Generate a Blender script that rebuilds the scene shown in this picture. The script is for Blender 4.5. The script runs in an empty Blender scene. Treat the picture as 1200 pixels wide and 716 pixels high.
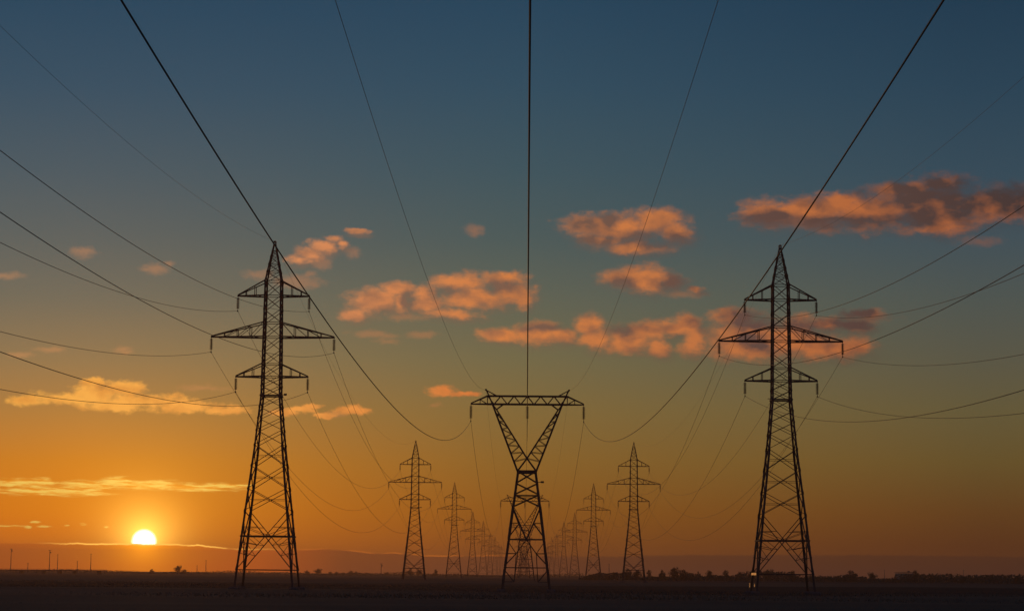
import bpy, bmesh, math, random
from mathutils import Vector, Matrix

R = math.radians
scene = bpy.context.scene
col = scene.collection

# ------------------------------------------------------------------ camera
def make_camera():
    yaw, pitch, roll = math.atan(15.5/2500), math.atan(314/2500), R(.5)
    f = Vector((-math.sin(yaw)*math.cos(pitch), math.cos(yaw)*math.cos(pitch), math.sin(pitch)))
    r = Vector((math.cos(yaw), math.sin(yaw), 0))
    u = r.cross(f)
    r2 = r*math.cos(roll)+u*math.sin(roll)
    u2 = -r*math.sin(roll)+u*math.cos(roll)
    cam = bpy.data.cameras.new('camera')
    cam.sensor_width = 36
    cam.lens = 75
    cam.clip_start = .5
    cam.clip_end = 40000
    o = bpy.data.objects.new('camera', cam)
    m = Matrix((r2, u2, -f)).transposed().to_4x4()
    m.translation = (0, 0, 2)
    o.matrix_world = m
    col.objects.link(o)
    scene.camera = o
make_camera()

scene.view_settings.view_transform = 'Standard'
scene.view_settings.look = 'None'
scene.view_settings.exposure = 0
scene.view_settings.gamma = 1
scene.view_settings.use_curve_mapping = False
scene.render.film_transparent = False
scene.cycles.use_denoising = True
scene.cycles.max_bounces = 6
scene.cycles.volume_bounces = 0
scene.render.filter_size = 1.5

SUN_AZ, SUN_EL = -10.03, .75          # degrees from +Y towards +X, and above the horizon

# ------------------------------------------------------------------ sun lamp
def make_sun():
    l = bpy.data.lights.new('sun', 'SUN')
    l.energy = .30
    l.angle = R(.55)
    l.color = (1, .46, .15)
    o = bpy.data.objects.new('sun', l)
    a, e = R(SUN_AZ), R(SUN_EL)
    d = Vector((math.sin(a)*math.cos(e), math.cos(a)*math.cos(e), math.sin(e)))
    o.rotation_euler = d.to_track_quat('Z', 'Y').to_euler()
    o.location = d*300
    col.objects.link(o)
make_sun()

# ------------------------------------------------------------------ sky
def lin(c):
    f = lambda v: (v/255)/12.92 if v/255 <= .04045 else ((v/255+.055)/1.055)**2.4
    return (f(c[0]), f(c[1]), f(c[2]), 1)

CLOUDS = {
    'high': [(6.74,9.62,0.87,0.344), (7.93,9.65,1.15,0.413), (8.50,9.87,0.60,0.229), (9.29,9.63,1.26,0.458), (10.75,9.78,1.38,0.596), (11.08,9.43,0.92,0.390), (10.20,10.19,0.92,0.206), (11.21,10.30,0.69,0.206), (12.42,9.73,1.38,0.458), (13.30,9.77,0.92,0.344), (10.97,9.21,0.41,0.229), (1.67,9.37,0.69,0.252), (2.64,9.28,1.03,0.321), (3.52,9.46,0.69,0.321), (4.03,9.14,0.50,0.252), (2.06,8.91,0.69,0.138), (2.99,8.75,0.78,0.183), (3.22,7.89,0.78,0.321), (2.53,7.93,0.50,0.183), (3.96,7.82,0.41,0.206), (4.60,7.63,0.23,0.092), (-6.14,8.30,0.30,0.138), (-5.86,8.47,0.34,0.183), (-5.55,8.66,0.34,0.160), (-5.20,8.85,0.25,0.115), (-4.97,8.72,0.18,0.092), (-4.54,9.09,0.32,0.069), (-4.62,6.87,0.32,0.183), (-4.05,7.25,0.69,0.321), (-3.41,7.58,0.55,0.183), (-3.36,7.19,0.23,0.229), (-2.74,7.43,0.37,0.275), (-2.66,7.18,0.50,0.206), (-1.75,7.76,0.69,0.229), (-0.59,7.89,0.60,0.183), (-1.28,7.38,1.03,0.275), (-0.08,7.46,0.21,0.413), (-1.97,6.91,0.69,0.138), (-0.36,7.57,0.50,0.275), (-0.58,6.38,0.60,0.183), (0.30,6.43,0.83,0.275), (1.03,6.37,0.41,0.183), (0.57,6.48,0.37,0.206), (1.68,6.62,0.41,0.275), (1.96,6.26,0.46,0.275), (2.76,6.26,0.69,0.321), (3.22,6.49,0.83,0.275), (3.61,6.03,0.32,0.229), (4.37,6.67,0.37,0.275), (4.53,6.17,0.32,0.321), (4.02,6.58,0.46,0.206), (5.67,6.85,0.60,0.321), (6.08,6.33,1.15,0.550), (7.33,6.55,0.46,0.367), (7.44,6.16,1.15,0.367), (8.46,6.02,0.83,0.275), (8.24,6.70,0.60,0.183), (8.80,6.65,0.46,0.160), (9.03,6.96,0.55,0.115)],
    'faint': [(-10.71,5.78,0.30,0.138), (-10.60,5.72,0.23,0.092), (-11.86,8.31,0.37,0.160), (-9.95,7.97,0.41,0.160), (-9.61,8.10,0.21,0.092), (-7.27,7.87,0.46,0.160), (-1.42,9.16,0.28,0.206), (-13.87,7.63,0.46,0.115), (12.18,8.78,0.64,0.160), (-4.03,6.33,0.83,0.115), (-2.77,6.33,0.41,0.115), (-3.69,6.18,0.41,0.115), (-6.12,7.71,0.69,0.229), (-5.85,7.90,0.28,0.115), (-4.65,8.50,0.25,0.183), (-5.56,8.25,0.32,0.229), (7.47,9.34,1.38,0.206), (4.26,7.47,0.55,0.138), (-5.02,4.17,0.50,0.092), (-2.44,4.46,0.28,0.092), (-13.42,5.57,0.41,0.092), (-12.59,5.73,0.46,0.092), (9.25,6.83,0.69,0.183), (-3.35,6.80,0.92,0.138), (-6.50,4.20,0.55,0.138), (-8.55,4.82,0.69,0.115)],
    'low': [(-13.20,4.41,0.50,0.160), (-12.33,4.44,1.03,0.206), (-11.34,4.57,0.78,0.275), (-10.57,4.77,0.69,0.206), (-10.22,4.44,1.38,0.252), (-9.10,4.33,1.15,0.183), (-8.09,4.26,0.78,0.138), (-11.46,4.91,0.32,0.115), (-11.00,4.31,0.92,0.183), (-6.01,4.29,0.55,0.115), (-5.71,4.39,0.37,0.092), (-4.57,4.27,0.55,0.138), (-2.22,4.85,0.46,0.183), (-1.71,4.79,0.46,0.092), (-5.36,4.15,0.32,0.092), (-6.39,4.20,0.46,0.115)],
    'streak': [(-13.23,2.23,0.80,0.115), (-12.69,2.26,0.28,0.115), (-12.46,2.04,1.38,0.115), (-11.48,2.19,0.69,0.138), (-10.71,2.32,0.46,0.115), (-9.94,2.24,1.03,0.115), (-8.71,2.19,1.15,0.092), (-11.59,2.01,0.69,0.069), (-7.99,2.25,0.69,0.069), (-13.52,1.12,0.46,0.028), (-12.83,1.22,0.11,0.037), (-12.61,1.13,0.16,0.028), (-13.00,1.10,0.09,0.037), (-11.60,1.19,0.06,0.034), (-11.01,1.13,0.06,0.034), (-12.08,1.16,0.07,0.028)],
    'shade': [(11.31,9.99,1.72,0.596), (12.86,9.90,0.92,0.367), (6.56,9.53,0.60,0.183), (10.41,9.42,0.69,0.229), (1.71,9.32,0.50,0.183), (2.22,9.46,0.32,0.160), (4.03,7.77,0.46,0.252), (2.64,7.77,0.37,0.160), (6.08,6.85,0.69,0.275), (8.46,6.65,1.15,0.229), (8.92,6.97,0.69,0.160), (3.38,8.91,1.38,0.206), (1.72,8.84,0.83,0.138), (0.57,6.55,0.60,0.115), (7.70,9.34,2.06,0.183), (6.08,6.26,0.60,0.183), (2.76,6.49,0.41,0.183), (-0.54,7.66,0.50,0.160), (-3.17,7.26,0.14,0.321), (-2.09,7.55,0.37,0.138), (-3.58,6.89,0.37,0.183)],

}
# sky colour by elevation (degrees), sunward / ahead / away from the sun
SKY_SUNWARD = [(-2, (150, 78, 30)), (.6, (238, 120, 8)), (1.5, (228, 126, 14)), (2.84, (206, 126, 34)), (4.18, (172, 124, 64)), (5.53, (140, 118, 82)),
               (7.1, (108, 107, 92)), (8.67, (88, 98, 96)), (10.47, (70, 90, 99)), (12.7, (50, 80, 99)), (14.91, (36, 71, 94)), (22, (28, 58, 90)), (45, (22, 44, 84)), (90, (14, 28, 60))]
SKY_AHEAD = [(-2, (110, 60, 30)), (.7, (134, 78, 22)), (1.63, (142, 90, 26)), (3, (138, 102, 44)), (4.37, (128, 107, 60)), (5.74, (112, 107, 75)), (7.34, (92, 100, 86)),
             (8.95, (71, 91, 91)), (10.78, (57, 85, 95)), (13.05, (44, 77, 96)), (15.3, (34, 69, 92)), (22, (26, 56, 86)), (45, (20, 40, 80)), (90, (14, 28, 60))]
SKY_AWAY = [(-2, (70, 44, 34)), (.8, (88, 52, 24)), (1.7, (98, 66, 30)), (3.03, (101, 84, 44)), (4.37, (98, 90, 59)), (5.71, (88, 88, 72)), (7.28, (76, 86, 82)),
            (8.84, (63, 81, 89)), (10.63, (50, 75, 90)), (12.85, (38, 67, 86)), (15.06, (29, 59, 80)), (22, (28, 52, 82)), (45, (20, 38, 74)), (90, (14, 28, 60))]

def make_world():
    w = bpy.data.worlds.new('World')
    scene.world = w
    w.use_nodes = True
    w.cycles.sampling_method = 'MANUAL'
    w.cycles.sample_map_resolution = 256
    nt = w.node_tree
    nt.nodes.clear()
    def node(t, **k):
        n = nt.nodes.new(t)
        for a, b in k.items():
            setattr(n, a, b)
        return n
    def put(n, i, v):
        if isinstance(v, (int, float, tuple, list)):
            n.inputs[i].default_value = v
        else:
            nt.links.new(v, n.inputs[i])
    def M(op, a, b=0., c=None, clamp=False):
        n = node('ShaderNodeMath', operation=op, use_clamp=clamp)
        put(n, 0, a); put(n, 1, b)
        if c is not None:
            put(n, 2, c)
        return n.outputs[0]
    def V(op, a, b=None, c=None, out=0):
        n = node('ShaderNodeVectorMath', operation=op)
        put(n, 0, a)
        if b is not None: put(n, 1, b)
        if c is not None: put(n, 2, c)
        return n.outputs[out]
    def step(x, a, b):
        n = node('ShaderNodeMapRange', interpolation_type='SMOOTHSTEP')
        put(n, 0, x); put(n, 1, a); put(n, 2, b)
        return n.outputs[0]
    def linmap(x, a, b, c=0., d=1.):
        n = node('ShaderNodeMapRange')
        put(n, 0, x); put(n, 1, a); put(n, 2, b); put(n, 3, c); put(n, 4, d)
        return n.outputs[0]
    def mix(f, a, b, blend='MIX'):
        n = node('ShaderNodeMix', data_type='RGBA', blend_type=blend)
        n.clamp_factor = True
        put(n, 0, f); put(n, 6, a); put(n, 7, b)
        return n.outputs[2]
    def ramp(f, stops):
        n = node('ShaderNodeValToRGB')
        put(n, 0, f)
        el = n.color_ramp.elements
        el[0].position, el[0].color = stops[0]
        el[1].position, el[1].color = stops[-1]
        for p, c in stops[1:-1]:
            e = el.new(p); e.color = c
        return n.outputs[0]
    def noise(vec, scale, detail, rough, color=False):
        n = node('ShaderNodeTexNoise', noise_dimensions='3D')
        put(n, 'Vector', vec); put(n, 'Scale', scale); put(n, 'Detail', detail); put(n, 'Roughness', rough)
        return n.outputs['Color' if color else 'Fac']

    d = node('ShaderNodeTexCoord').outputs['Generated']
    s = node('ShaderNodeSeparateXYZ'); put(s, 0, d)
    az = M('MULTIPLY', M('ARCTAN2', s.outputs[0], s.outputs[1]), 180/math.pi)
    el = M('MULTIPLY', M('ARCSINE', s.outputs[2]), 180/math.pi)
    cx = node('ShaderNodeCombineXYZ'); put(cx, 0, az); put(cx, 1, el)
    p = cx.outputs[0]

    # clear-sky gradient: dusk colours by elevation and by distance in azimuth from the sun, over a Nishita sky
    emap = lambda e: math.sqrt((e+2)/92)
    ef = M('SQRT', M('MULTIPLY', M('MAXIMUM', M('ADD', el, 2), 0), 1/92))
    rs = [ramp(ef, [(emap(e), lin(c)) for e, c in t]) for t in (SKY_SUNWARD, SKY_AHEAD, SKY_AWAY)]
    t1 = linmap(az, -11.6, -.3)
    t2 = linmap(az, -.3, 12.05)
    sky = mix(t2, mix(t1, rs[0], rs[1]), rs[2])
    far_left = step(az, -25, -70)
    sky = mix(far_left, sky, rs[2])
    nish = node('ShaderNodeTexSky', sky_type='NISHITA', sun_disc=False)
    nish.sun_elevation = R(SUN_EL)
    nish.sun_rotation = R(SUN_AZ)
    nish.air_density, nish.dust_density, nish.ozone_density = 1, 1, 1
    sky = V('MULTIPLY_ADD', nish.outputs[0], (.0015, .0015, .0015), sky)

    # angular distance from the sun
    q = V('MULTIPLY', V('SUBTRACT', p, (SUN_AZ, SUN_EL, 0)), (1, 1, 0))
    th = V('LENGTH', q, out=1)

    # --- clouds
    warp = V('MULTIPLY', V('SUBTRACT', noise(p, 1.6, 3, .55, True), (.5, .5, .5)), (.42, .22, 0))
    warp2 = V('MULTIPLY', V('SUBTRACT', noise(p, 6.5, 2, .5, True), (.5, .5, .5)), (.16, .10, 0))
    pw = V('ADD', V('ADD', p, warp), warp2)
    def field(blobs, pt, sm=.25):
        acc = None
        for (x, y, rx, ry) in blobs:
            v = V('MULTIPLY_ADD', pt, (1/rx, 1/ry, 0), (-x/rx, -y/ry, 0))
            l = V('LENGTH', v, out=1)
            if acc is None:
                acc = l
            else:
                acc = M('SMOOTH_MIN', acc, l, sm)
        return M('SUBTRACT', 1.15, acc)
    stretch = lambda k: V('MULTIPLY', p, (k, k*1.7, 0))
    n_a = noise(stretch(1.25), 1., 8, .57)
    n_s = noise(stretch(1.15), 1., 3, .42)
    n_b = noise(V('ADD', stretch(1.15), (-.20, -.34, 0)), 1., 3, .42)     # the same field a little way towards the sun
    relief = M('MULTIPLY', M('SUBTRACT', n_s, n_b), 2.4)
    fray = M('SUBTRACT', noise(V('MULTIPLY', p, (4.6, 9.0, 0)), 1., 5, .62), .5)
    wisp = M('ADD', M('SUBTRACT', n_a, .5), M('MULTIPLY', fray, .42))

    f_high = field(CLOUDS['high'], pw)
    f_low = field(CLOUDS['low'], pw)
    pst = V('ADD', p, V('MULTIPLY', warp, (1, .16, 0)))
    f_str = field(CLOUDS['streak'], pst)
    f_shade = field(CLOUDS['shade'], pw, .2)

    f_faint = field(CLOUDS['faint'], pw)
    pv = V('ADD', pw, (-.10, .11, 0))                                   # thin shaded veil hanging away from the sun
    f_veil = field(CLOUDS['high'], pv, .45)
    a_veil = M('MULTIPLY', step(M('ADD', f_veil, M('MULTIPLY', wisp, 1.3)), -.60, 1.0), .66)
    a_high = M('MULTIPLY', step(M('ADD', f_high, M('MULTIPLY', wisp, 1.75)), -.32, .80), .96)
    a_faint = M('MULTIPLY', step(M('ADD', f_faint, M('MULTIPLY', wisp, 2.0)), -.1, 1.1), .34)
    a_low = M('MULTIPLY', step(M('ADD', f_low, M('MULTIPLY', wisp, 1.9)), -.06, .72), .97)
    st_n = M('SUBTRACT', noise(V('MULTIPLY', p, (1.6, 14, 0)), 1., 5, .6), .5)
    a_str = M('MULTIPLY', step(M('ADD', f_str, M('MULTIPLY', st_n, 1.8)), -.25, .75), .95)

    caz = linmap(az, -14, 14)
    c_lit = ramp(caz, [(0, lin((240, 162, 98))), (.30, lin((218, 140, 90))), (.48, lin((216, 130, 70))), (.66, lin((200, 120, 68))), (.82, lin((184, 106, 60))), (1, lin((170, 98, 60)))])
    c_dark = ramp(caz, [(0, lin((156, 112, 86))), (.45, lin((128, 96, 78))), (.7, lin((100, 74, 66))), (1, lin((68, 54, 52)))])
    fine = M('MULTIPLY', M('SUBTRACT', noise(V('MULTIPLY', pw, (1, 1.5, 0)), 2.6, 5, .55), .5), .95)
    sh = M('ADD', M('MULTIPLY', step(f_shade, -.75, 1.0), .92), M('SUBTRACT', M('ADD', .20, fine), M('MULTIPLY', relief, .8)), clamp=True)
    high_col = mix(sh, c_lit, c_dark)
    sky = mix(a_faint, sky, mix(.25, c_lit, c_dark))
    sky = mix(a_veil, sky, mix(.30, c_dark, sky))
    sky = mix(a_high, sky, high_col)

    low_lit = ramp(caz, [(0, lin((255, 184, 82))), (.25, lin((252, 168, 78))), (.36, lin((236, 146, 70))), (.46, lin((222, 124, 62))), (1, lin((200, 112, 66)))])
    low_dark = ramp(caz, [(0, lin((222, 140, 60))), (.4, lin((176, 112, 60))), (1, lin((130, 90, 66)))])
    low_col = mix(M('ADD', M('ADD', .16, fine), M('MULTIPLY', relief, -.9), clamp=True), low_lit, low_dark)
    sky = mix(a_low, sky, low_col)
    str_col = mix(step(st_n, -.12, .1), lin((244, 150, 34)), (1.0, .68, .13, 1))
    sky = mix(a_str, sky, str_col)

    # --- circumsolar glow and the sun's disc
    def glow(w_, amp, c):
        g = M('MULTIPLY', M('EXPONENT', M('MULTIPLY', th, -1/w_)), amp)
        return V('MULTIPLY', c[:3], g) if False else V('SCALE', c[:3], None), g
    def add_glow(base, w_, amp, c, mask=None):
        g = M('MULTIPLY', M('EXPONENT', M('MULTIPLY', th, -1/w_)), amp)
        if mask is not None:
            g = M('MULTIPLY', g, mask)
        n = node('ShaderNodeVectorMath', operation='SCALE')
        n.inputs[0].default_value = c
        put(n, 'Scale', g)
        return V('ADD', base, n.outputs[0])
    sky = add_glow(sky, 1.0, .35, (1., .42, .02))
    sky = add_glow(sky, 2.3, .38, (1., .40, .01))
    sky = add_glow(sky, .42, 4.4, (1., .60, .10))
    disc = step(th, .36, .23)
    sky = mix(disc, sky, (5., 4.6, 3.6, 1))

    # --- the low bank of cloud that the sun is sinking into
    bt = ramp(caz, [((a+14)/28, (v, v, v, 1)) for a, v in
                    [(-14, .67), (-10, .68), (-8.6, .67), (-7.8, .59), (-6.2, .57), (-5.3, .60), (-4.6, .58), (-3.9, .50), (-3.4, .52), (-2.6, .45), (-.5, .47), (2, .47), (4.2, .53), (8.7, .57), (12.9, .55)]])
    btn = M('ADD', bt, M('MULTIPLY', M('SUBTRACT', noise(V('MULTIPLY', p, (1, .2, 0)), 2.6, 5, .6), .5), .10))
    band = M('SUBTRACT', el, btn)
    a_bank = step(band, .022, -.022)
    c_bank_top = ramp(caz, [(0, lin((216, 102, 14))), (.14, lin((252, 128, 6))), (.25, lin((234, 104, 8))), (.33, lin((142, 72, 26))), (.46, lin((104, 60, 34))), (.6, lin((74, 46, 32))), (.8, lin((62, 41, 30))), (1, lin((56, 38, 30)))])
    c_bank_low = ramp(caz, [(0, lin((216, 100, 18))), (.14, lin((252, 116, 8))), (.25, lin((234, 100, 14))), (.33, lin((138, 68, 34))), (.46, lin((98, 58, 42))), (.6, lin((72, 46, 42))), (.8, lin((62, 40, 40))), (1, lin((56, 37, 38)))])
    bank = mix(step(el, .05, .45), c_bank_low, c_bank_top)
    bank = add_glow(bank, 1.1, 1.0, (1., .34, .0))
    bank = add_glow(bank, .45, 2.2, (1., .38, .01))
    sky = mix(a_bank, sky, bank)
    # lit upper rim of the bank near the sun
    rim = M('MULTIPLY', step(band, -.03, .0), step(band, .035, .005))
    rn = step(noise(V('MULTIPLY', p, (1, .3, 0)), 1.1, 3, .5), .40, .56)
    rim = M('MULTIPLY', rim, M('MAXIMUM', step(M('ABSOLUTE', M('ADD', az, 10.6)), 2.6, .8), M('MULTIPLY', rn, step(M('ABSOLUTE', M('ADD', az, 6)), 7.5, 4))))
    sky = mix(rim, sky, mix(step(th, 4., 1.), lin((240, 130, 30)), (2.8, 1.45, .22, 1)))

    # below the horizon
    sky = mix(step(el, -.3, -3.), sky, lin((40, 28, 24)))

    bg = node('ShaderNodeBackground')
    put(bg, 0, sky)
    bg.inputs[1].default_value = 1.
    out = node('ShaderNodeOutputWorld')
    nt.links.new(bg.outputs[0], out.inputs[0])
make_world()

# ------------------------------------------------------------------ materials
def material(name, color, rough=.8, metal=0., var=0., scale=1.):
    m = bpy.data.materials.new(name)
    m.use_nodes = True
    nt = m.node_tree
    b = nt.nodes['Principled BSDF']
    b.inputs['Roughness'].default_value = rough
    b.inputs['Metallic'].default_value = metal
    if var:
        tc = nt.nodes.new('ShaderNodeTexCoord')
        n = nt.nodes.new('ShaderNodeTexNoise')
        n.inputs['Scale'].default_value = scale
        n.inputs['Detail'].default_value = 5
        nt.links.new(tc.outputs['Object'], n.inputs['Vector'])
        r = nt.nodes.new('ShaderNodeValToRGB')
        r.color_ramp.elements[0].position = .3
        r.color_ramp.elements[1].position = .7
        r.color_ramp.elements[0].color = tuple(c*(1-var) for c in color)+(1,)
        r.color_ramp.elements[1].color = tuple(min(1, c*(1+var)) for c in color)+(1,)
        nt.links.new(n.outputs['Fac'], r.inputs[0])
        nt.links.new(r.outputs[0], b.inputs['Base Color'])
    else:
        b.inputs['Base Color'].default_value = tuple(color)+(1,)
    return m

M_STEEL = material('weathered_steel', (.05, .053, .056), .75, .1, .35, .8)
M_INS = material('insulator_glass', (.05, .035, .03), .3, 0, 0)
M_CABLE = material('aluminium_cable', (.10, .10, .10), .6, .3, 0)
M_CONC = material('concrete', (.12, .11, .10), .9, 0, .2, 3)
M_PLATE = material('bare_plate', (.42, .30, .14), .48, .75, .15, 6)
M_LEAF = material('leaf', (.045, .06, .03), .8, 0, .35, .8)
M_BARK = material('bark', (.09, .07, .05), .9, 0, .3, 2)
M_ROOF = material('dark_roof', (.10, .09, .09), .8, 0, .2, 1)
M_WALL = material('pale_wall', (.30, .28, .26), .9, 0, .2, .6)
M_POLE = material('grey_pole', (.16, .16, .16), .7, 0, .15, 1)
M_GRASS = material('dry_grass', (.17, .125, .08), .9, 0, .3, .25)

def ground_material():
    m = bpy.data.materials.new('field_soil')
    m.use_nodes = True
    nt = m.node_tree
    b = nt.nodes['Principled BSDF']
    b.inputs['Roughness'].default_value = .95
    b.inputs['Specular IOR Level'].default_value = .1
    tc = nt.nodes.new('ShaderNodeTexCoord')
    mp = nt.nodes.new('ShaderNodeMapping')
    mp.inputs['Scale'].default_value = (.012, .035, .05)
    nt.links.new(tc.outputs['Object'], mp.inputs['Vector'])
    n1 = nt.nodes.new('ShaderNodeTexNoise'); n1.inputs['Scale'].default_value = 1.; n1.inputs['Detail'].default_value = 8; n1.inputs['Roughness'].default_value = .65
    nt.links.new(mp.outputs[0], n1.inputs['Vector'])
    r = nt.nodes.new('ShaderNodeValToRGB')
    r.color_ramp.elements[0].position = .32; r.color_ramp.elements[0].color = (.115, .076, .040, 1)
    r.color_ramp.elements[1].position = .68; r.color_ramp.elements[1].color = (.20, .132, .068, 1)
    nt.links.new(n1.outputs['Fac'], r.inputs[0])
    # strips of lighter and darker tone, running across the view
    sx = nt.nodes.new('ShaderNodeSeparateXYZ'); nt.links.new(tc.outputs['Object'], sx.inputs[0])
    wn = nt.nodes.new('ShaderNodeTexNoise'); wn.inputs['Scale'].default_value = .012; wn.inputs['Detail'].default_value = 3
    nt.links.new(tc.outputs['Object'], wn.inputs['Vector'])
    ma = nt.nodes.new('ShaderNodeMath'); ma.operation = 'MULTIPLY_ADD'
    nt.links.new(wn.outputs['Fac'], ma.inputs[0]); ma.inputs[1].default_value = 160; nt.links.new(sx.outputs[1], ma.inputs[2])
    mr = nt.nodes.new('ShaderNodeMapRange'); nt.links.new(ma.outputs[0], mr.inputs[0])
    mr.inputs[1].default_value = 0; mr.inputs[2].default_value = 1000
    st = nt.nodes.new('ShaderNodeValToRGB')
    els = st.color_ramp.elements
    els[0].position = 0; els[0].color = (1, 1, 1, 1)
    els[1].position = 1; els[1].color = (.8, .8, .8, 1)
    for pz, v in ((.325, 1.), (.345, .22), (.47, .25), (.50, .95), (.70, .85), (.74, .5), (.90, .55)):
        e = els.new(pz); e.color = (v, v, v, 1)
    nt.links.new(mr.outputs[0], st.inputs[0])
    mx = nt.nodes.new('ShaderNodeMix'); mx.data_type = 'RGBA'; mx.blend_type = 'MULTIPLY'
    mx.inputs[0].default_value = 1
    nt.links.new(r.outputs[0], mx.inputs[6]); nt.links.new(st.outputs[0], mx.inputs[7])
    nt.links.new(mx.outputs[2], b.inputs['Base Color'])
    n2 = nt.nodes.new('ShaderNodeTexNoise'); n2.inputs['Scale'].default_value = .9; n2.inputs['Detail'].default_value = 6
    nt.links.new(tc.outputs['Object'], n2.inputs['Vector'])
    bp = nt.nodes.new('ShaderNodeBump'); bp.inputs['Strength'].default_value = .6; bp.inputs['Distance'].default_value = .3
    nt.links.new(n2.outputs['Fac'], bp.inputs['Height'])
    nt.links.new(bp.outputs[0], b.inputs['Normal'])
    return m
M_GROUND = ground_material()

# ------------------------------------------------------------------ mesh helpers
def bar(bm, a, b, w, h=None, up=(0, 0, 1)):
    """a rectangular steel member from a to b"""
    a, b = Vector(a), Vector(b)
    d = b-a
    if d.length < 1e-5:
        return
    d.normalize()
    u = Vector(up)
    if abs(d.dot(u)) > .97:
        u = Vector((0, 1, 0))
    s = d.cross(u).normalized()*(w/2)
    t = s.cross(d).normalized()*((h or w)/2)
    v = [bm.verts.new(p+x) for p in (a, b) for x in (s+t, -s+t, -s-t, s-t)]
    for i in range(4):
        j = (i+1) % 4
        bm.faces.new((v[i], v[j], v[4+j], v[4+i]))
    bm.faces.new((v[3], v[2], v[1], v[0]))
    bm.faces.new(v[4:8])

def angle_iron(bm, a, b, w, sx, sy, th=.02):
    """an L-section corner post with its flanges turned towards the tower's middle"""
    a, b = Vector(a), Vector(b)
    prof = [(0, 0), (-sx*w, 0), (-sx*w, -sy*th), (-sx*th, -sy*th), (-sx*th, -sy*w), (0, -sy*w)]
    va = [bm.verts.new(a+Vector((x, y, 0))) for x, y in prof]
    vb = [bm.verts.new(b+Vector((x, y, 0))) for x, y in prof]
    for i in range(6):
        j = (i+1) % 6
        bm.faces.new((va[i], va[j], vb[j], vb[i]))
    bm.faces.new(vb)
    bm.faces.new(list(reversed(va)))

def box(bm, c, s):
    g = bmesh.ops.create_cube(bm, size=1)['verts']
    for v in g:
        v.co = Vector((v.co.x*s[0]+c[0], v.co.y*s[1]+c[1], v.co.z*s[2]+c[2]))

def lathe(bm, prof, seg=10, at=(0, 0, 0)):
    rings = []
    for r, z in prof:
        rings.append([bm.verts.new((at[0]+r*math.cos(2*math.pi*k/seg), at[1]+r*math.sin(2*math.pi*k/seg), at[2]+z)) for k in range(seg)])
    for r0, r1 in zip(rings, rings[1:]):
        for k in range(seg):
            j = (k+1) % seg
            bm.faces.new((r0[k], r0[j], r1[j], r1[k]))
    bm.faces.new(rings[0][::-1]); bm.faces.new(rings[-1])

def finish(name, bm, mat, parent=None, loc=(0, 0, 0), smooth=False):
    bmesh.ops.recalc_face_normals(bm, faces=bm.faces)
    me = bpy.data.meshes.new(name)
    bm.to_mesh(me)
    bm.free()
    me.materials.append(mat)
    if smooth:
        for f in me.polygons:
            f.use_smooth = True
    o = bpy.data.objects.new(name, me)
    col.objects.link(o)
    o.parent = parent
    o.location = loc
    return o

def empty(name, loc=(0, 0, 0)):
    o = bpy.data.objects.new(name, None)
    o.empty_display_size = 1
    o.location = loc
    col.objects.link(o)
    return o

def tag(o, label, cat, group=None):
    o['label'] = label
    o['category'] = cat
    if group:
        o['group'] = group
    return o

def copy_tree(o, parent=None, depth=9):
    c = o.copy()
    col.objects.link(c)
    c.parent = parent
    for ch in list(o.children):
        if depth > 0:
            copy_tree(ch, c, depth-1)
    return c

# ------------------------------------------------------------------ ground
def make_ground():
    rnd = random.Random(3)
    bm = bmesh.new()
    ys = [-280]+[y for y in range(-100, 90, 30)]+[90+6*i for i in range(110)]+[760, 830, 920, 1050, 1300, 1700, 2300, 3000, 3800, 4700]
    xs = [-6000, -3000, -1500, -800, -500, -350]+[-280+10*i for i in range(57)]+[350, 500, 800, 1500, 3000, 6000]
    def hz(x, y):
        if y < 100 or y > 720 or abs(x) > 290:
            return 0.
        k = min(1, (y-100)/60, (720-y)/120, (290-abs(x))/40)
        return k*(.09*math.sin(x*.021+y*.013+1.3)+.07*math.sin(x*.05-y*.037)+.05*math.sin(y*.09+x*.011))
    g = [[bm.verts.new((x, y, hz(x, y))) for x in xs] for y in ys]
    for i in range(len(ys)-1):
        for j in range(len(xs)-1):
            bm.faces.new((g[i][j], g[i][j+1], g[i+1][j+1], g[i+1][j]))
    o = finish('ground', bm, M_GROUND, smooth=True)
    o['kind'] = 'structure'
make_ground()

def make_grass():
    rnd = random.Random(8)
    bm = bmesh.new()
    for i in range(30000):
        y = 105+rnd.random()**1.6*330
        x = (rnd.random()*2-1)*(y*.26+6)
        h = rnd.uniform(.01, .055)
        for k in range(2):
            a = rnd.random()*6.28
            w = rnd.uniform(.06, .2)
            lx, ly = rnd.uniform(-.12, .12), rnd.uniform(-.12, .12)
            dx, dy = math.cos(a)*w/2, math.sin(a)*w/2
            v = [bm.verts.new((x-dx, y-dy, -.15)), bm.verts.new((x+dx, y+dy, -.15)), bm.verts.new((x+lx, y+ly, h))]
            bm.faces.new(v)
    o = finish('grass', bm, M_GRASS)
    o['kind'] = 'stuff'
make_grass()

# ------------------------------------------------------------------ suspension pylons with three pairs of arms
ARMS = [('upper', 33.70, 35.42, 4.14, 1.0), ('middle', 28.90, 30.58, 7.12, 1.04), ('lower', 24.30, 25.76, 4.16, 1.1)]

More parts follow.
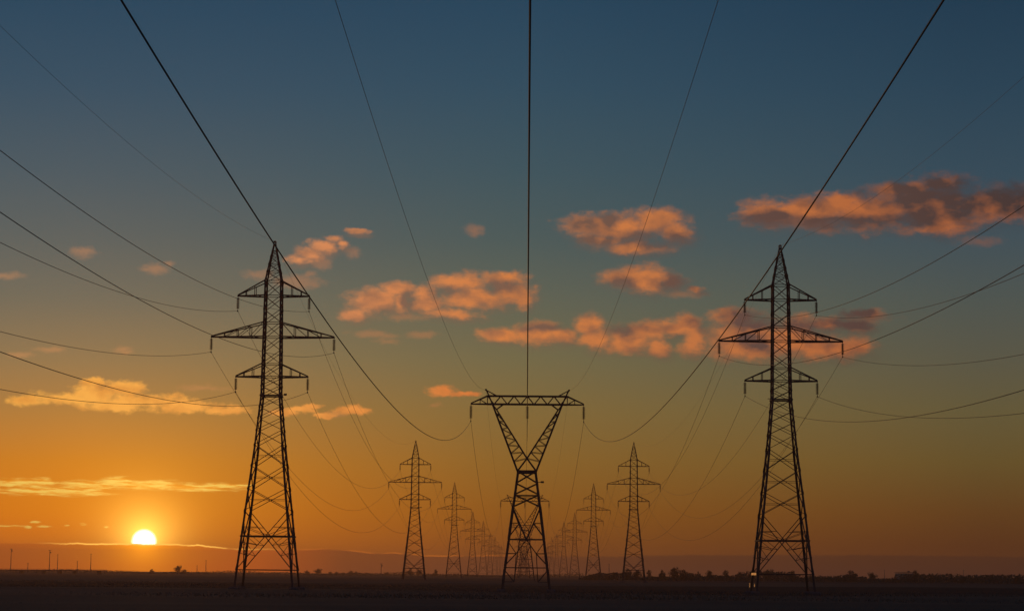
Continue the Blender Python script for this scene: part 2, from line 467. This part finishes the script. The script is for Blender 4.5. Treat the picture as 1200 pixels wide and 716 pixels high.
def insulator(parent, x, z, length, wedge=.19):
    bm = bmesh.new()
    prof = [(.03, 0), (.03, -.16)]
    n = int((length-.36)/.13)
    for i in range(n):
        zz = -.16-i*.13
        prof += [(.05, zz), (wedge, zz-.05), (wedge*.95, zz-.075), (.05, zz-.085)]
    prof += [(.03, -.16-n*.13), (.03, -(length-.06))]
    lathe(bm, prof[::-1], 10)
    ins = finish('insulator', bm, M_INS, parent, (x, 0, z))
    bm = bmesh.new()
    box(bm, (0, 0, -length), (.10, .46, .12))
    box(bm, (0, 0, -length-.08), (.05, .24, .05))
    finish('suspension_clamp', bm, M_STEEL, ins)
    return ins

def side_pylon(name, drop):
    """drop: how much shorter the leg section is than on the tallest of its kind"""
    root = empty(name)
    def hw(z):                       # half width at height z (counted on the tall version)
        pts = [(-1, 3.55), (0, 3.42), (8.9, 2.48), (16.4, 1.66), (22.1, 1.15), (24.3, 1.1), (28.9, 1.04), (33.7, 1.0), (35.42, .99), (37.4, .62), (39.6, .17), (41, .15)]
        for (z0, w0), (z1, w1) in zip(pts, pts[1:]):
            if z <= z1:
                return w0+(w1-w0)*(z-z0)/(z1-z0)
        return .1
    zz = lambda z: z-drop
    foot = drop
    def corner(sx, sy, z):
        w = hw(z)
        return Vector((sx*w, sy*w, zz(z)))
    CS = ((-1, -1), (1, -1), (1, 1), (-1, 1))
    # four corner posts of the splayed leg section
    for sx, sy in CS:
        bm = bmesh.new()
        lv = [foot]+[z for z in (8.9, 16.4, 22.1) if z > foot]
        for z0, z1 in zip(lv, lv[1:]):
            angle_iron(bm, corner(sx, sy, z0), corner(sx, sy, z1), .24 if z0 < 9 else .20, sx, sy, .035)
        finish('leg', bm, M_STEEL, root)
        bm = bmesh.new()
        c = corner(sx, sy, foot)
        lathe(bm, [(.55, -.6), (.55, .12), (.42, .3)], 8, (c.x, c.y, 0))
        finish('footing', bm, M_CONC, root)
    faces = [((-1, -1), (1, -1)), ((1, -1), (1, 1)), ((1, 1), (-1, 1)), ((-1, 1), (-1, -1))]
    def cross(bm, z0, z1, w, top=False):
        for a, b in faces:
            bar(bm, corner(*a, z0), corner(*b, z1), w, w*.6)
            bar(bm, corner(*b, z0), corner(*a, z1), w, w*.6)
            if top:
                bar(bm, corner(*a, z1), corner(*b, z1), w, w*.7)
    # lattice between the legs
    bm = bmesh.new()
    zb = 2.2+drop*.55
    for a, b in faces:
        bar(bm, corner(*a, zb), corner(*b, zb), .14, .12)
        bar(bm, corner(*a, 6.0), corner(*b, 6.0), .17, .14)
        # big cross from the foot to 8.9 with redundant struts
        P, Q = corner(*a, zb), corner(*b, zb)
        U, W = corner(*a, 8.9), corner(*b, 8.9)
        bar(bm, P, W, .12, .09); bar(bm, Q, U, .12, .09)
        mid = (P+Q+U+W)/4
        for (L0, L1, D0, D1) in ((P, U, P, W), (Q, W, Q, U)):
            for t in (.24, .42):
                l = L0.lerp(L1, t+.05); dd = D0.lerp(D1, t*.98)
                bar(bm, l, dd, .06)
                bar(bm, L0.lerp(L1, t+.22), dd, .05)
        for (L0, L1, D0, D1) in ((P, U, Q, U), (Q, W, P, W)):
            for t in (.72,):
                bar(bm, L0.lerp(L1, t), D0.lerp(D1, t), .06)
                bar(bm, L0.lerp(L1, t), D0.lerp(D1, t-.14), .05)
    cross(bm, 8.9, 11.4, .11)
    cross(bm, 11.4, 14.0, .11)
    cross(bm, 14.0, 16.4, .11)
    cross(bm, 16.4, 18.1, .10)
    cross(bm, 18.1, 19.5, .09)
    cross(bm, 19.5, 20.8, .09)
    cross(bm, 20.8, 22.1, .09, True)
    for z in (10.15, 12.7, 15.2):
        for a, b in faces[::2]:
            bar(bm, corner(*a, z), corner(*b, z), .045)
    finish('leg_bracing', bm, M_STEEL, root)
    # the slim upper mast
    bm = bmesh.new()
    for sx, sy in CS:
        angle_iron(bm, corner(sx, sy, 22.1), corner(sx, sy, 35.42), .19, sx, sy, .035)
    lv = [22.1, 23.2, 24.3, 25.76, 27.3, 28.9, 30.58, 32.1, 33.7, 35.42]
    for i, (z0, z1) in enumerate(zip(lv, lv[1:])):
        cross(bm, z0, z1, .10, z1 in (24.3, 25.76, 28.9, 30.58, 33.7, 35.42))
    for a, b in faces:
        bar(bm, corner(*a, 22.1), corner(*b, 22.1), .16, .16)
    finish('mast', bm, M_STEEL, root)
    # peak
    bm = bmesh.new()
    for sx, sy in CS:
        angle_iron(bm, corner(sx, sy, 35.42), corner(sx, sy, 37.4), .16, sx, sy, .03)
        angle_iron(bm, corner(sx, sy, 37.4), corner(sx, sy, 39.7), .15, sx, sy, .03)
    for z0, z1 in ((35.42, 36.5), (36.5, 37.4), (37.4, 38.3), (38.3, 39.0)):
        cross(bm, z0, z1, .085, True)
    box(bm, (0, 0, zz(39.74)), (.36, .36, .22))
    for k in range(10):
        a0, a1 = k*.6283, (k+1)*.6283
        bar(bm, (.17*math.cos(a0), 0, zz(40.0)+.17*math.sin(a0)), (.17*math.cos(a1), 0, zz(40.0)+.17*math.sin(a1)), .07)
    bar(bm, (0, -.25, zz(40.05)), (0, .25, zz(40.05)), .16)
    finish('peak', bm, M_STEEL, root)
    # arms and insulators
    for nm, zbot, ztop, reach, wb in ARMS:
        for sx in (-1, 1):
            bm = bmesh.new()
            tip = Vector((sx*reach, 0, zz(zbot)))
            b0, b1 = corner(sx, -1, zbot), corner(sx, 1, zbot)
            t0, t1 = corner(sx, -1, ztop), corner(sx, 1, ztop)
            e0, e1 = tip+Vector((0, -.09, 0)), tip+Vector((0, .09, 0))
            bar(bm, b0, e0, .13, .15); bar(bm, b1, e1, .13, .15)
            bar(bm, t0, e0+Vector((0, 0, .1)), .12); bar(bm, t1, e1+Vector((0, 0, .1)), .12)
            bar(bm, e0, e1, .16)
            n = 3 if reach > 6 else 2
            for (bb, ee, tt) in ((b0, e0, t0), (b1, e1, t1)):
                prev = tt
                for k in range(1, n+1):
                    f = k/(n+1) if n == 3 else (.36, .70)[k-1]
                    lo, hi = bb.lerp(ee, f), tt.lerp(ee, f)
                    bar(bm, lo, hi, .08)
                    fb = (f+(0 if k == 1 else ((k-1)/(n+1) if n == 3 else .36)))/2
                    if n == 3:
                        bar(bm, prev, lo, .06)
                        prev = hi
            for k in range(n+1):
                f0, f1 = k/(n+1.), (k+1)/(n+1.)
                bar(bm, b0.lerp(e0, f0), b1.lerp(e1, f1), .06)
            finish('crossarm', bm, M_STEEL, root)
            insulator(root, sx*reach, zz(zbot)-.06, 1.70)
    # number plate on a bracket at the waist
    bm = bmesh.new()
    bar(bm, (1.13, -.6, zz(22.2)), (1.62, -.6, zz(22.2)), .07)
    box(bm, (1.68, -.6, zz(22.22)), (.34, .03, .24))
    finish('number_plate', bm, M_STEEL, root)
    return root

def flat_top_pylon():
    root = empty('transmission_pylon')
    W0, W1, ZW = 2.85, 1.08, 13.7
    hw = lambda z: W0+(W1-W0)*z/ZW
    c = lambda sx, sy, z: Vector((sx*hw(z), sy*hw(z), z))
    CS = ((-1, -1), (1, -1), (1, 1), (-1, 1))
    faces = [((-1, -1), (1, -1)), ((1, -1), (1, 1)), ((1, 1), (-1, 1)), ((-1, 1), (-1, -1))]
    for sx, sy in CS:
        bm = bmesh.new()
        angle_iron(bm, c(sx, sy, 0), c(sx, sy, ZW), .22, sx, sy, .04)
        finish('leg', bm, M_STEEL, root)
        bm = bmesh.new()
        p = c(sx, sy, 0)
        lathe(bm, [(.5, -.6), (.5, .12), (.4, .28)], 8, (p.x, p.y, 0))
        finish('footing', bm, M_CONC, root)
    bm = bmesh.new()
    for a, b in faces:
        lv = [ZW, 12.3, 11.0, 9.6]
        for z1, z0 in zip(lv, lv[1:]):
            bar(bm, c(*a, z0), c(*b, z1), .09); bar(bm, c(*b, z0), c(*a, z1), .09)
        for z in (ZW, ZW-.22):
            bar(bm, c(*a, z), c(*b, z), .12)
        bar(bm, c(*a, 10.9), c(*b, 10.9), .09)
        A, B = c(*a, 9.6), c(*b, 9.6)
        m = (c(*a, 5.9)+c(*b, 5.9))/2
        bar(bm, A, m, .13); bar(bm, B, m, .13)
        bar(bm, c(*a, 5.9), c(*b, 5.9), .10)
        bar(bm, c(*a, 2.7), c(*b, 2.7), .10)
        for q, Q in ((a, A), (b, B)):
            h = Q.lerp(m, .5)
            bar(bm, h, c(*q, 6.1), .07); bar(bm, h, c(*q, 7.75), .06)
            lo = c(*q, .35).lerp(m, .0)
            F = m.lerp(Vector(((c(*a, 0)+c(*b, 0))/2)), .0)
            k1 = c(*q, 4.3).lerp((c(*a, 4.3)+c(*b, 4.3))/2, .5)
            bar(bm, c(*q, 5.7), k1, .07); bar(bm, c(*q, 2.9), k1, .08); bar(bm, c(*q, 4.3), k1, .06)
            k2 = c(*q, 1.1).lerp((c(*a, 1.1)+c(*b, 1.1))/2, .5)
            bar(bm, c(*q, 2.5), k2, .08); bar(bm, c(*q, 1.1), k2, .06); bar(bm, k2, k1, .06); bar(bm, k1, m, .06)
    finish('leg_bracing', bm, M_STEEL, root)
    # the two raking arms of the Y
    ZB, ZT = 21.36, 22.30
    for sx in (-1, 1):
        bm = bmesh.new()
        for sy in (-1, 1):
            o0, o1 = Vector((sx*W1, sy*W1, ZW)), Vector((sx*4.02, sy*.5, ZB))
            i0, i1 = Vector((0, sy*.93, 15.15)), Vector((sx*3.55, sy*.52, 20.75))
            bar(bm, o0, o1, .17); bar(bm, i0, i1, .13); bar(bm, i1, o1, .10)
            bar(bm, Vector((-sx*W1, sy*W1, ZW)), i0, .12)
            bar(bm, o1, Vector((sx*4.72, sy*.12, 22.95)), .12)
            bar(bm, i1, Vector((sx*2.75, sy*.5, ZB)), .09)
            last = i0
            for k in range(1, 8):
                f = k/8.
                po, pi = o0.lerp(o1, f*.97+.02), i0.lerp(i1, f)
                bar(bm, po, pi, .06)
                bar(bm, last, po, .06)
                last = pi
        for k in range(1, 8):
            f = k/8
            w = W1+(.5-W1)*f
            x = sx*(W1+(4.02-W1)*f); z = ZW+(ZB-ZW)*f
            bar(bm, (x, -w, z), (x, w, z), .05)
        finish('raking_arm', bm, M_STEEL, root)
        bm = bmesh.new()
        for sy in (-1, 1):
            bar(bm, (sx*4.72, sy*.12, 22.93), (sx*4.82, 0, 23.05), .12)
            bar(bm, (sx*3.5, sy*.48, ZT), (sx*4.78, sy*.05, 23.0), .08)
        box(bm, (sx*4.80, 0, 23.03), (.2, .3, .16))
        finish('earth_wire_horn', bm, M_STEEL, root)
    bm = bmesh.new()
    for sy in (-1, 1):
        bar(bm, (-4.6, sy*.5, ZB), (4.6, sy*.5, ZB), .15)
        bar(bm, (-4.6, sy*.5, ZT), (4.6, sy*.5, ZT), .14)
        for sx in (-1, 1):
            bar(bm, (sx*4.6, sy*.5, ZB), (sx*6.5, sy*.08, ZB), .13)
            bar(bm, (sx*4.6, sy*.5, ZT), (sx*6.5, sy*.08, ZB+.08), .12)
            bar(bm, (sx*5.45, sy*.32, ZB), (sx*5.45, sy*.32, ZB+.55), .07)
            bar(bm, (sx*4.6, sy*.5, ZT), (sx*4.6, sy*.5, ZB), .08)
            bar(bm, (sx*4.6, sy*.5, ZB), (sx*5.45, sy*.32, ZB+.52), .06)
        n = 6
        for k in range(n):
            x0 = -4.6+9.2*k/n; x1 = -4.6+9.2*(k+1)/n
            xm = (x0+x1)/2
            bar(bm, (x0, sy*.5, ZT), (xm, sy*.5, ZB), .08); bar(bm, (xm, sy*.5, ZB), (x1, sy*.5, ZT), .08)
    for x in (-6.5, -4.6, -3.1, -1.5, 0, 1.5, 3.1, 4.6, 6.5):
        w = .1 if abs(x) > 6 else .5
        for z in (ZB, ZT)[:1 if abs(x) > 6 else 2]:
            bar(bm, (x, -w, z), (x, w, z), .10)
    finish('beam', bm, M_STEEL, root)
    for x in (-6.5, 0, 6.5):
        insulator(root, x, ZB-.07, 1.9)
    bm = bmesh.new()
    bar(bm, (1.2, -1.0, 12.4), (1.75, -1.0, 12.4), .07)
    box(bm, (1.78, -1.0, 12.42), (.36, .03, .22))
    finish('number_plate', bm, M_STEEL, root)
    return root

D1, SPAN = 245.5, 330
XL, XR, XC = -29.2, 29.6, .35
DROP = [0, 2.75, 0, 2.75, 0, 2.75, 0, 2.75, 0]
ORD = ['', 'second', 'third', 'fourth', 'fifth', 'sixth', 'seventh', 'eighth', 'ninth']

tall = side_pylon('transmission_pylon', 0)
short = side_pylon('transmission_pylon', 2.75)
flat = flat_top_pylon()
used = set()
def place(proto, x, y, mirror_plate=False):
    if proto.name in used:
        o = copy_tree(proto)
    else:
        o = proto
        used.add(proto.name)
    o.location = (x, y, 0)
    return o
first_right = None
for i in range(9):
    for side, X in (('sun', XL), ('dusk', XR)):
        o = place(tall if DROP[i] == 0 else short, X, D1+SPAN*i)
        row = 'row beside the setting sun' if side == 'sun' else 'row on the dark side of the sky'
        if i == 0:
            lab = ('largest dark lattice pylon with six arms, standing beside the setting sun' if side == 'sun'
                   else 'largest six-armed lattice pylon on the dark side, with glinting plates at one foot')
        else:
            lab = f'{ORD[i]} largest six-armed lattice pylon in the {row}'
        tag(o, lab, 'pylon', 'six-armed pylons receding in two rows')
        if side == 'dusk':
            for ch in o.children:
                if ch.name.startswith('number_plate'):
                    ch.location.x = -2*1.38
            if i == 0:
                first_right = o
        # each tower stands a touch out of true
        o.rotation_euler.z = R(((i*37) % 5-2)*.3)
for i in range(6):
    o = place(flat, XC, D1+SPAN*i)
    lab = ('broad flat-topped pylon with a Y-shaped body, largest in the middle row' if i == 0
           else f'{ORD[i]} largest flat-topped pylon in the middle row, seen through its neighbour')
    tag(o, lab, 'pylon', 'flat-topped pylons in the middle row')

# bright plates low on the sunward face of the nearest pylon of the dark-side row
def foot_plates():
    h = 3.2
    bm = bmesh.new()
    box(bm, (-3.26, -.15, 2.22), (.05, 5.6, .26))  # added shiny plate, standing in for the sun's glint on the low strut
    finish('sun_glint_plate', bm, M_PLATE, first_right)
    bm = bmesh.new()
    box(bm, (-3.47, -3.05, .95), (.05, .55, .35))
    finish('warning_plate', bm, M_PLATE, first_right)
    bm = bmesh.new()
    box(bm, (-3.47, 2.6, .95), (.05, .7, .45))
    finish('warning_plate', bm, M_PLATE, first_right)
foot_plates()

# ------------------------------------------------------------------ cables
def cable(name, pts_fn, rad, label, group, nspan):
    bm = bmesh.new()
    ring_prev = None
    seg = 6
    pts = []
    for k in range(nspan+1):
        y0 = D1+SPAN*(k-1); n = 90 if k == 0 else (40 if k == 1 else 22)
        for i in range(n):
            pts.append(pts_fn(k, i/n))
    pts.append(pts_fn(nspan, 1.))
    for i, p in enumerate(pts):
        a = pts[max(0, i-1)]; b = pts[min(len(pts)-1, i+1)]
        d = (b-a).normalized()
        s = d.cross(Vector((0, 0, 1))).normalized(); t = s.cross(d)
        ring = [bm.verts.new(p+(s*math.cos(6.2832*q/seg)+t*math.sin(6.2832*q/seg))*rad) for q in range(seg)]
        if ring_prev:
            for q in range(seg):
                bm.faces.new((ring_prev[q], ring_prev[(q+1) % seg], ring[(q+1) % seg], ring[q]))
        ring_prev = ring
    o = finish(name, bm, M_CABLE, smooth=True)
    tag(o, label, 'cable', group)

def line_fn(X, zs, zprev, sag0, sag, Xprev=None):
    """zs: attachment height on every tower; zprev: on the tower behind the viewer"""
    def fn(k, t):
        a = zprev if k == 0 else zs[k-1]
        b = zs[k]
        sg = sag0 if k == 0 else sag
        x = X if k or Xprev is None else Xprev+(X-Xprev)*t
        return Vector((x, D1+SPAN*(k-1)+SPAN*t, a+(b-a)*t-4*sg*t*(1-t)))
    return fn

# (row, side of tower, arm) -> height behind the viewer, sag of the first span, measured from the curves
SIDE = {
 ('sun', 1, 'upper'): (33.7, 11.1), ('sun', -1, 'upper'): (35.7, 11.9), ('sun', 1, 'middle'): (28.4, 10.9), ('sun', -1, 'middle'): (28.2, 10.9),
 ('sun', 1, 'lower'): (23.4, 10.8), ('sun', -1, 'lower'): (23.0, 10.5),
 ('dusk', -1, 'upper'): (35.7, 13.0), ('dusk', 1, 'upper'): (38.3, 13.4), ('dusk', -1, 'middle'): (28.8, 12.0), ('dusk', 1, 'middle'): (31.3, 12.6),
 ('dusk', -1, 'lower'): (26.6, 13.1), ('dusk', 1, 'lower'): (26.0, 12.4)}
for (row, sx, arm), (zp, sag) in SIDE.items():
    X0 = XL if row == 'sun' else XR
    _, zb, zt, reach, wb = next(a for a in ARMS if a[0] == arm)
    zs = [zb-.06-1.70-d for d in DROP]
    inner = (sx == 1) == (row == 'sun')
    rn = 'pylon row beside the sun' if row == 'sun' else 'pylon row on the dark side'
    cable('power_cable', line_fn(X0+sx*reach, zs, zp, sag, 11.2 if row == 'sun' else 12.2), .021,
          f'sagging cable on the {"inner" if inner else "outer"} {arm} arms of the {rn}', 'cables of the six-armed pylons', 8)
for row, X, zp, sag in (('sun', XL, 41.9, 9.4), ('dusk', XR, 44.5, 10.9)):
    cable('earth_wire', line_fn(X, [40.12-d for d in DROP], zp, sag, 8.5), .010,
          f'hair-thin wire over the peaks of the pylon row {"beside the sun" if row == "sun" else "on the dark side"}', 'thin wires over the pylon peaks', 8)
for x, lab in ((-6.5, 'thick cable sagging from the beam end nearer the sun on the flat-topped pylon'),
               (0, 'thick cable passing straight overhead to the middle of the flat-topped beam'),
               (6.5, 'thick cable sagging from the beam end farther from the sun on the flat-topped pylon')):
    cable('power_cable', line_fn(XC+x, [19.40]*6, 21.0, 10.3, 10.0, x-.13), .0195, lab, 'cables of the flat-topped pylons', 5)
for x, zp, lab in ((-4.8, 22.6, 'thin wire to the horn nearer the sun on the flat-topped pylon'), (4.8, 24.2, 'thin wire to the horn farther from the sun on the flat-topped pylon')):
    cable('earth_wire', line_fn(XC+x, [23.05]*6, zp, 7.2, 7.0, x-.05), .0085, lab, 'thin wires over the flat-topped pylons', 5)

# ------------------------------------------------------------------ trees and far wood
def leaf_quad(bm, p, s, rnd):
    n = Vector((rnd.gauss(0, 1), rnd.gauss(0, 1), rnd.gauss(0, 1))).normalized()
    a = n.orthogonal().normalized(); b = n.cross(a)
    r = rnd.random()*6.28
    u = (a*math.cos(r)+b*math.sin(r))*s; v = (b*math.cos(r)-a*math.sin(r))*s*.7
    bm.faces.new([bm.verts.new(p+q) for q in (u, v, -u, -v)])

def tree_proto(seed):
    rnd = random.Random(seed)
    root = empty('tree')
    bm = bmesh.new()
    lean = Vector((rnd.uniform(-.05, .05), rnd.uniform(-.05, .05), 0))
    lathe(bm, [(.045, -.03), (.032, .2), (.02, .5), (.008, .8)], 7)
    lobes = []
    for k in range(11):
        a = rnd.random()*6.28; r = rnd.uniform(.1, .36)
        c = Vector((math.cos(a)*r, math.sin(a)*r, rnd.uniform(.20, .80)))
        lobes.append((c, rnd.uniform(.15, .24)))
        bar(bm, (0, 0, rnd.uniform(.22, .42)), c, .018)
    lobes.append((Vector((0, 0, .82)), .16))
    finish('trunk', bm, M_BARK, root)
    bm = bmesh.new()
    for c, r in lobes:
        for i in range(85):
            d = Vector((rnd.gauss(0, 1), rnd.gauss(0, 1), rnd.gauss(0, .8))).normalized()*r*rnd.uniform(.45, 1.12)
            leaf_quad(bm, c+d, rnd.uniform(.025, .055), rnd)
    finish('crown', bm, M_LEAF, root)
    return root
protos = [tree_proto(s) for s in (1, 5, 9)]
TREES = [(-201,2000,3.5,5.6), (-181,1900,4.8,6.8), (-188,2100,2.5,5.0), (-178,2050,2.6,4.9), (-184,2200,1.8,4.4), (-160,2000,3.5,5.6), (-159,2050,3.1,4.1), (-160,2200,2.0,4.4), (-139,2200,2.6,4.4),
 (-89,1700,4.7,5.4), (-80,1650,4.6,4.0), (-69,1700,4.8,4.1), (-311,1800,3.3,4.3), (-257,1600,5.7,5.1), (-260,1650,3.1,5.3),
 (63,1300,5.7,6.2), (70,1320,4.8,5.3), (79,1350,5.4,3.2), (84,1300,5.1,4.7), (88,1250,6.5,5.0), (94,1260,5.4,6.0), (114,1400,4.7,2.8), (117,1350,5.2,3.8), (127,1350,5.6,3.8), (141,1400,4.7,6.7),
 (148,1300,5.9,5.7), (163,1300,5.3,5.7), (198,1300,5.6,8.8), (219,1350,4.8,4.9), (237,1300,6.2,5.2), (265,1300,3.3,4.2), (287,1250,3.6,4.0)]
TREES = [(x*.62, y*.62, h*.62+.6, w*.74) if x > 0 else (x*.85, y*.85, h*.85+.3, w*.9) for x, y, h, w in TREES]
TREES.sort(key=lambda t: t[0]/t[1])
NUM = ['first', 'second', 'third', 'fourth', 'fifth', 'sixth', 'seventh', 'eighth', 'ninth', 'tenth', 'eleventh', 'twelfth', 'thirteenth', 'fourteenth', 'fifteenth', 'sixteenth', 'seventeenth', 'eighteenth']
tr = random.Random(4)
n_sun = sum(1 for t in TREES if t[0] < 0)
n_tree = 0
for i, (x, y, h, w) in enumerate(TREES):
    p = protos[i % 3]
    o = p if i < 3 else copy_tree(p)
    o.location = (x, y, 0)
    o.rotation_euler.z = tr.random()*6.28
    o.scale = (w*1.05, w*1.05, h*1.08)
    if x < 0:
        lab = f'small hazy tree on the skyline, {NUM[i]} along from the sun towards the middle pylons'
    else:
        lab = f'dark tree on the skyline, {NUM[i-n_sun]} along from the middle pylons towards the dark side'
    tag(o, lab, 'tree', 'trees along the skyline')

def far_wood():
    rnd = random.Random(12)
    bm = bmesh.new()
    for i in range(26000):
        if rnd.random() < .72:
            y = rnd.uniform(790, 850); x = 22+rnd.random()*196
            hmax = 2.1+.9*math.sin(x*.085)+.7*math.sin(x*.21+1)+.5*math.sin(x*.52)+.25*math.sin(x*1.3)
            hmax = max(.9, hmax)*min(1, (x-18)/15)
        else:
            y = rnd.uniform(1350, 1450); x = -390+rnd.random()*430
            hmax = 1.7+.6*math.sin(x*.06)+.4*math.sin(x*.17+2)
            hmax = max(.5, hmax)
        z = rnd.random()**.8*hmax
        leaf_quad(bm, Vector((x, y, z)), rnd.uniform(.22, .5), rnd)
    o = finish('far_wood', bm, M_LEAF)
    o['kind'] = 'stuff'
far_wood()

# ------------------------------------------------------------------ bridge, masts, sheds
def bridge():
    root = empty('road_bridge', (-255, 1100, 0))
    bm = bmesh.new()
    box(bm, (0, 0, 1.75), (82, 7, .55))
    finish('deck', bm, M_CONC, root)
    for sy in (-1, 1):
        bm = bmesh.new()
        bar(bm, (-41, sy*3.4, 2.42), (41, sy*3.4, 2.42), .07)
        for k in range(42):
            bar(bm, (-41+2*k, sy*3.4, 2.0), (-41+2*k, sy*3.4, 2.42), .06)
        finish('railing', bm, M_POLE, root)
    for x in (-24, -2, 9.5, 17.7, 25.3, 38):
        bm = bmesh.new()
        box(bm, (x, 0, .6), (1.1, 5.5, 1.75))
        finish('pier', bm, M_CONC, root)
    bm = bmesh.new()
    vs = [bm.verts.new(v) for v in ((-41, -3, 1.4), (-41, 3, 1.4), (-30, 3, -.3), (-30, -3, -.3), (-41, 3, -.3), (-41, -3, -.3))]
    for f in ((0, 1, 2, 3), (0, 3, 5), (1, 4, 2), (0, 5, 4, 1), (3, 2, 4, 5)):
        bm.faces.new([vs[k] for k in f])
    finish('abutment', bm, M_CONC, root)
    tag(root, 'low road bridge on short piers across the hazy plain, out beyond the sun', 'bridge')
bridge()

MASTS = [(-358,1500,16.4,1), (-331,1500,15.5,1), (-347,1600,13.6,0), (-346,1500,6.8,0), (-292,1450,13.0,0), (-353,1700,9.1,0), (-258,1700,6.6,0), (-251,1700,10.6,0), (-213,2000,9.7,0), (-99,1500,8.3,1), (60,1500,9.7,0), (307,1500,7.7,0), (252,1500,7.2,0)]
MASTS.sort(key=lambda t: t[0]/t[1])
MLAB = ['tallest thin mast with a lamp head, at the outer end of the bridge', 'short thin mast over the bridge, next to the tallest one', 'thin mast with a lamp head over the middle of the bridge',
        'thin plain mast just behind the lamp mast over the bridge', 'faint short mast over the bridge, between two thin masts', 'thin plain mast on the bridge, the one nearest the sun',
        'short faint mast between the sun and the largest sunward pylon', 'slim faint mast close beside the largest sunward pylon', 'faint mast low on the skyline just behind the largest sunward pylon',
        'small mast on the skyline before the second sunward pylon', 'faint mast on the skyline by the third dark-side pylon', 'thin mast beyond the largest dark-side pylon, nearer of two', 'thin mast on the dark-side skyline, farthest of all from the sun']
for (x, y, h, lamp), lab in zip(MASTS, MLAB):
    root = empty('mast', (x, y, 0))
    bm = bmesh.new()
    lathe(bm, [(.30, -.3), (.26, h*.3), (.15, h)], 7)
    finish('pole', bm, M_POLE, root)
    bm = bmesh.new()
    if lamp:
        box(bm, (0, 0, h-.2), (1.7, .5, .35)); box(bm, (.5, 0, h-1.5), (1., .4, .8))
        finish('lamp_head', bm, M_POLE, root)
    else:
        bar(bm, (-.6, 0, h-.5), (.6, 0, h-.5), .16)
        finish('crosspiece', bm, M_POLE, root)
    tag(root, lab, 'mast', 'thin masts on the skyline')

def shed(x, y, w, h, lab):
    root = empty('shed', (x, y, 0))
    bm = bmesh.new(); box(bm, (0, 0, (h-.5)/2-.1), (w-.6, 7, h-.3)); finish('wall', bm, M_WALL, root)
    bm = bmesh.new()
    bar(bm, (-w/2, -2, h-.12), (w/2, -2, h-.12), 4.3, .16); bar(bm, (-w/2, 2, h-.06), (w/2, 2, h-.06), 4.3, .16)
    box(bm, (w*.3, .5, h+.2), (.8, .8, .5))
    finish('roof', bm, M_ROOF, root)
    bm = bmesh.new(); box(bm, (-w*.2, -3.53, .95), (1.9, .06, 1.9)); finish('door', bm, M_ROOF, root)
    tag(root, lab, 'shed', 'low sheds among the skyline trees')
shed(191, 870, 10.4, 2.9, 'long low shed with a flat dark roof, near the end of the skyline')
shed(154, 870, 6.5, 4.1, 'flat-roofed shed among dark trees, beyond the largest dark-side pylon')

# ------------------------------------------------------------------ haze
def haze():
    bm = bmesh.new()
    box(bm, (0, 2200, 22.5), (12400, 5100, 47))
    m = bpy.data.materials.new('haze_air')
    m.use_nodes = True
    nt = m.node_tree
    nt.nodes.clear()
    v = nt.nodes.new('ShaderNodeVolumePrincipled')
    v.inputs['Color'].default_value = (.90, .55, .33, 1)
    v.inputs['Density'].default_value = 2.7e-4
    v.inputs['Anisotropy'].default_value = .65
    out = nt.nodes.new('ShaderNodeOutputMaterial')
    nt.links.new(v.outputs[0], out.inputs['Volume'])
    o = finish('haze', bm, m)
    o['kind'] = 'stuff'
haze()
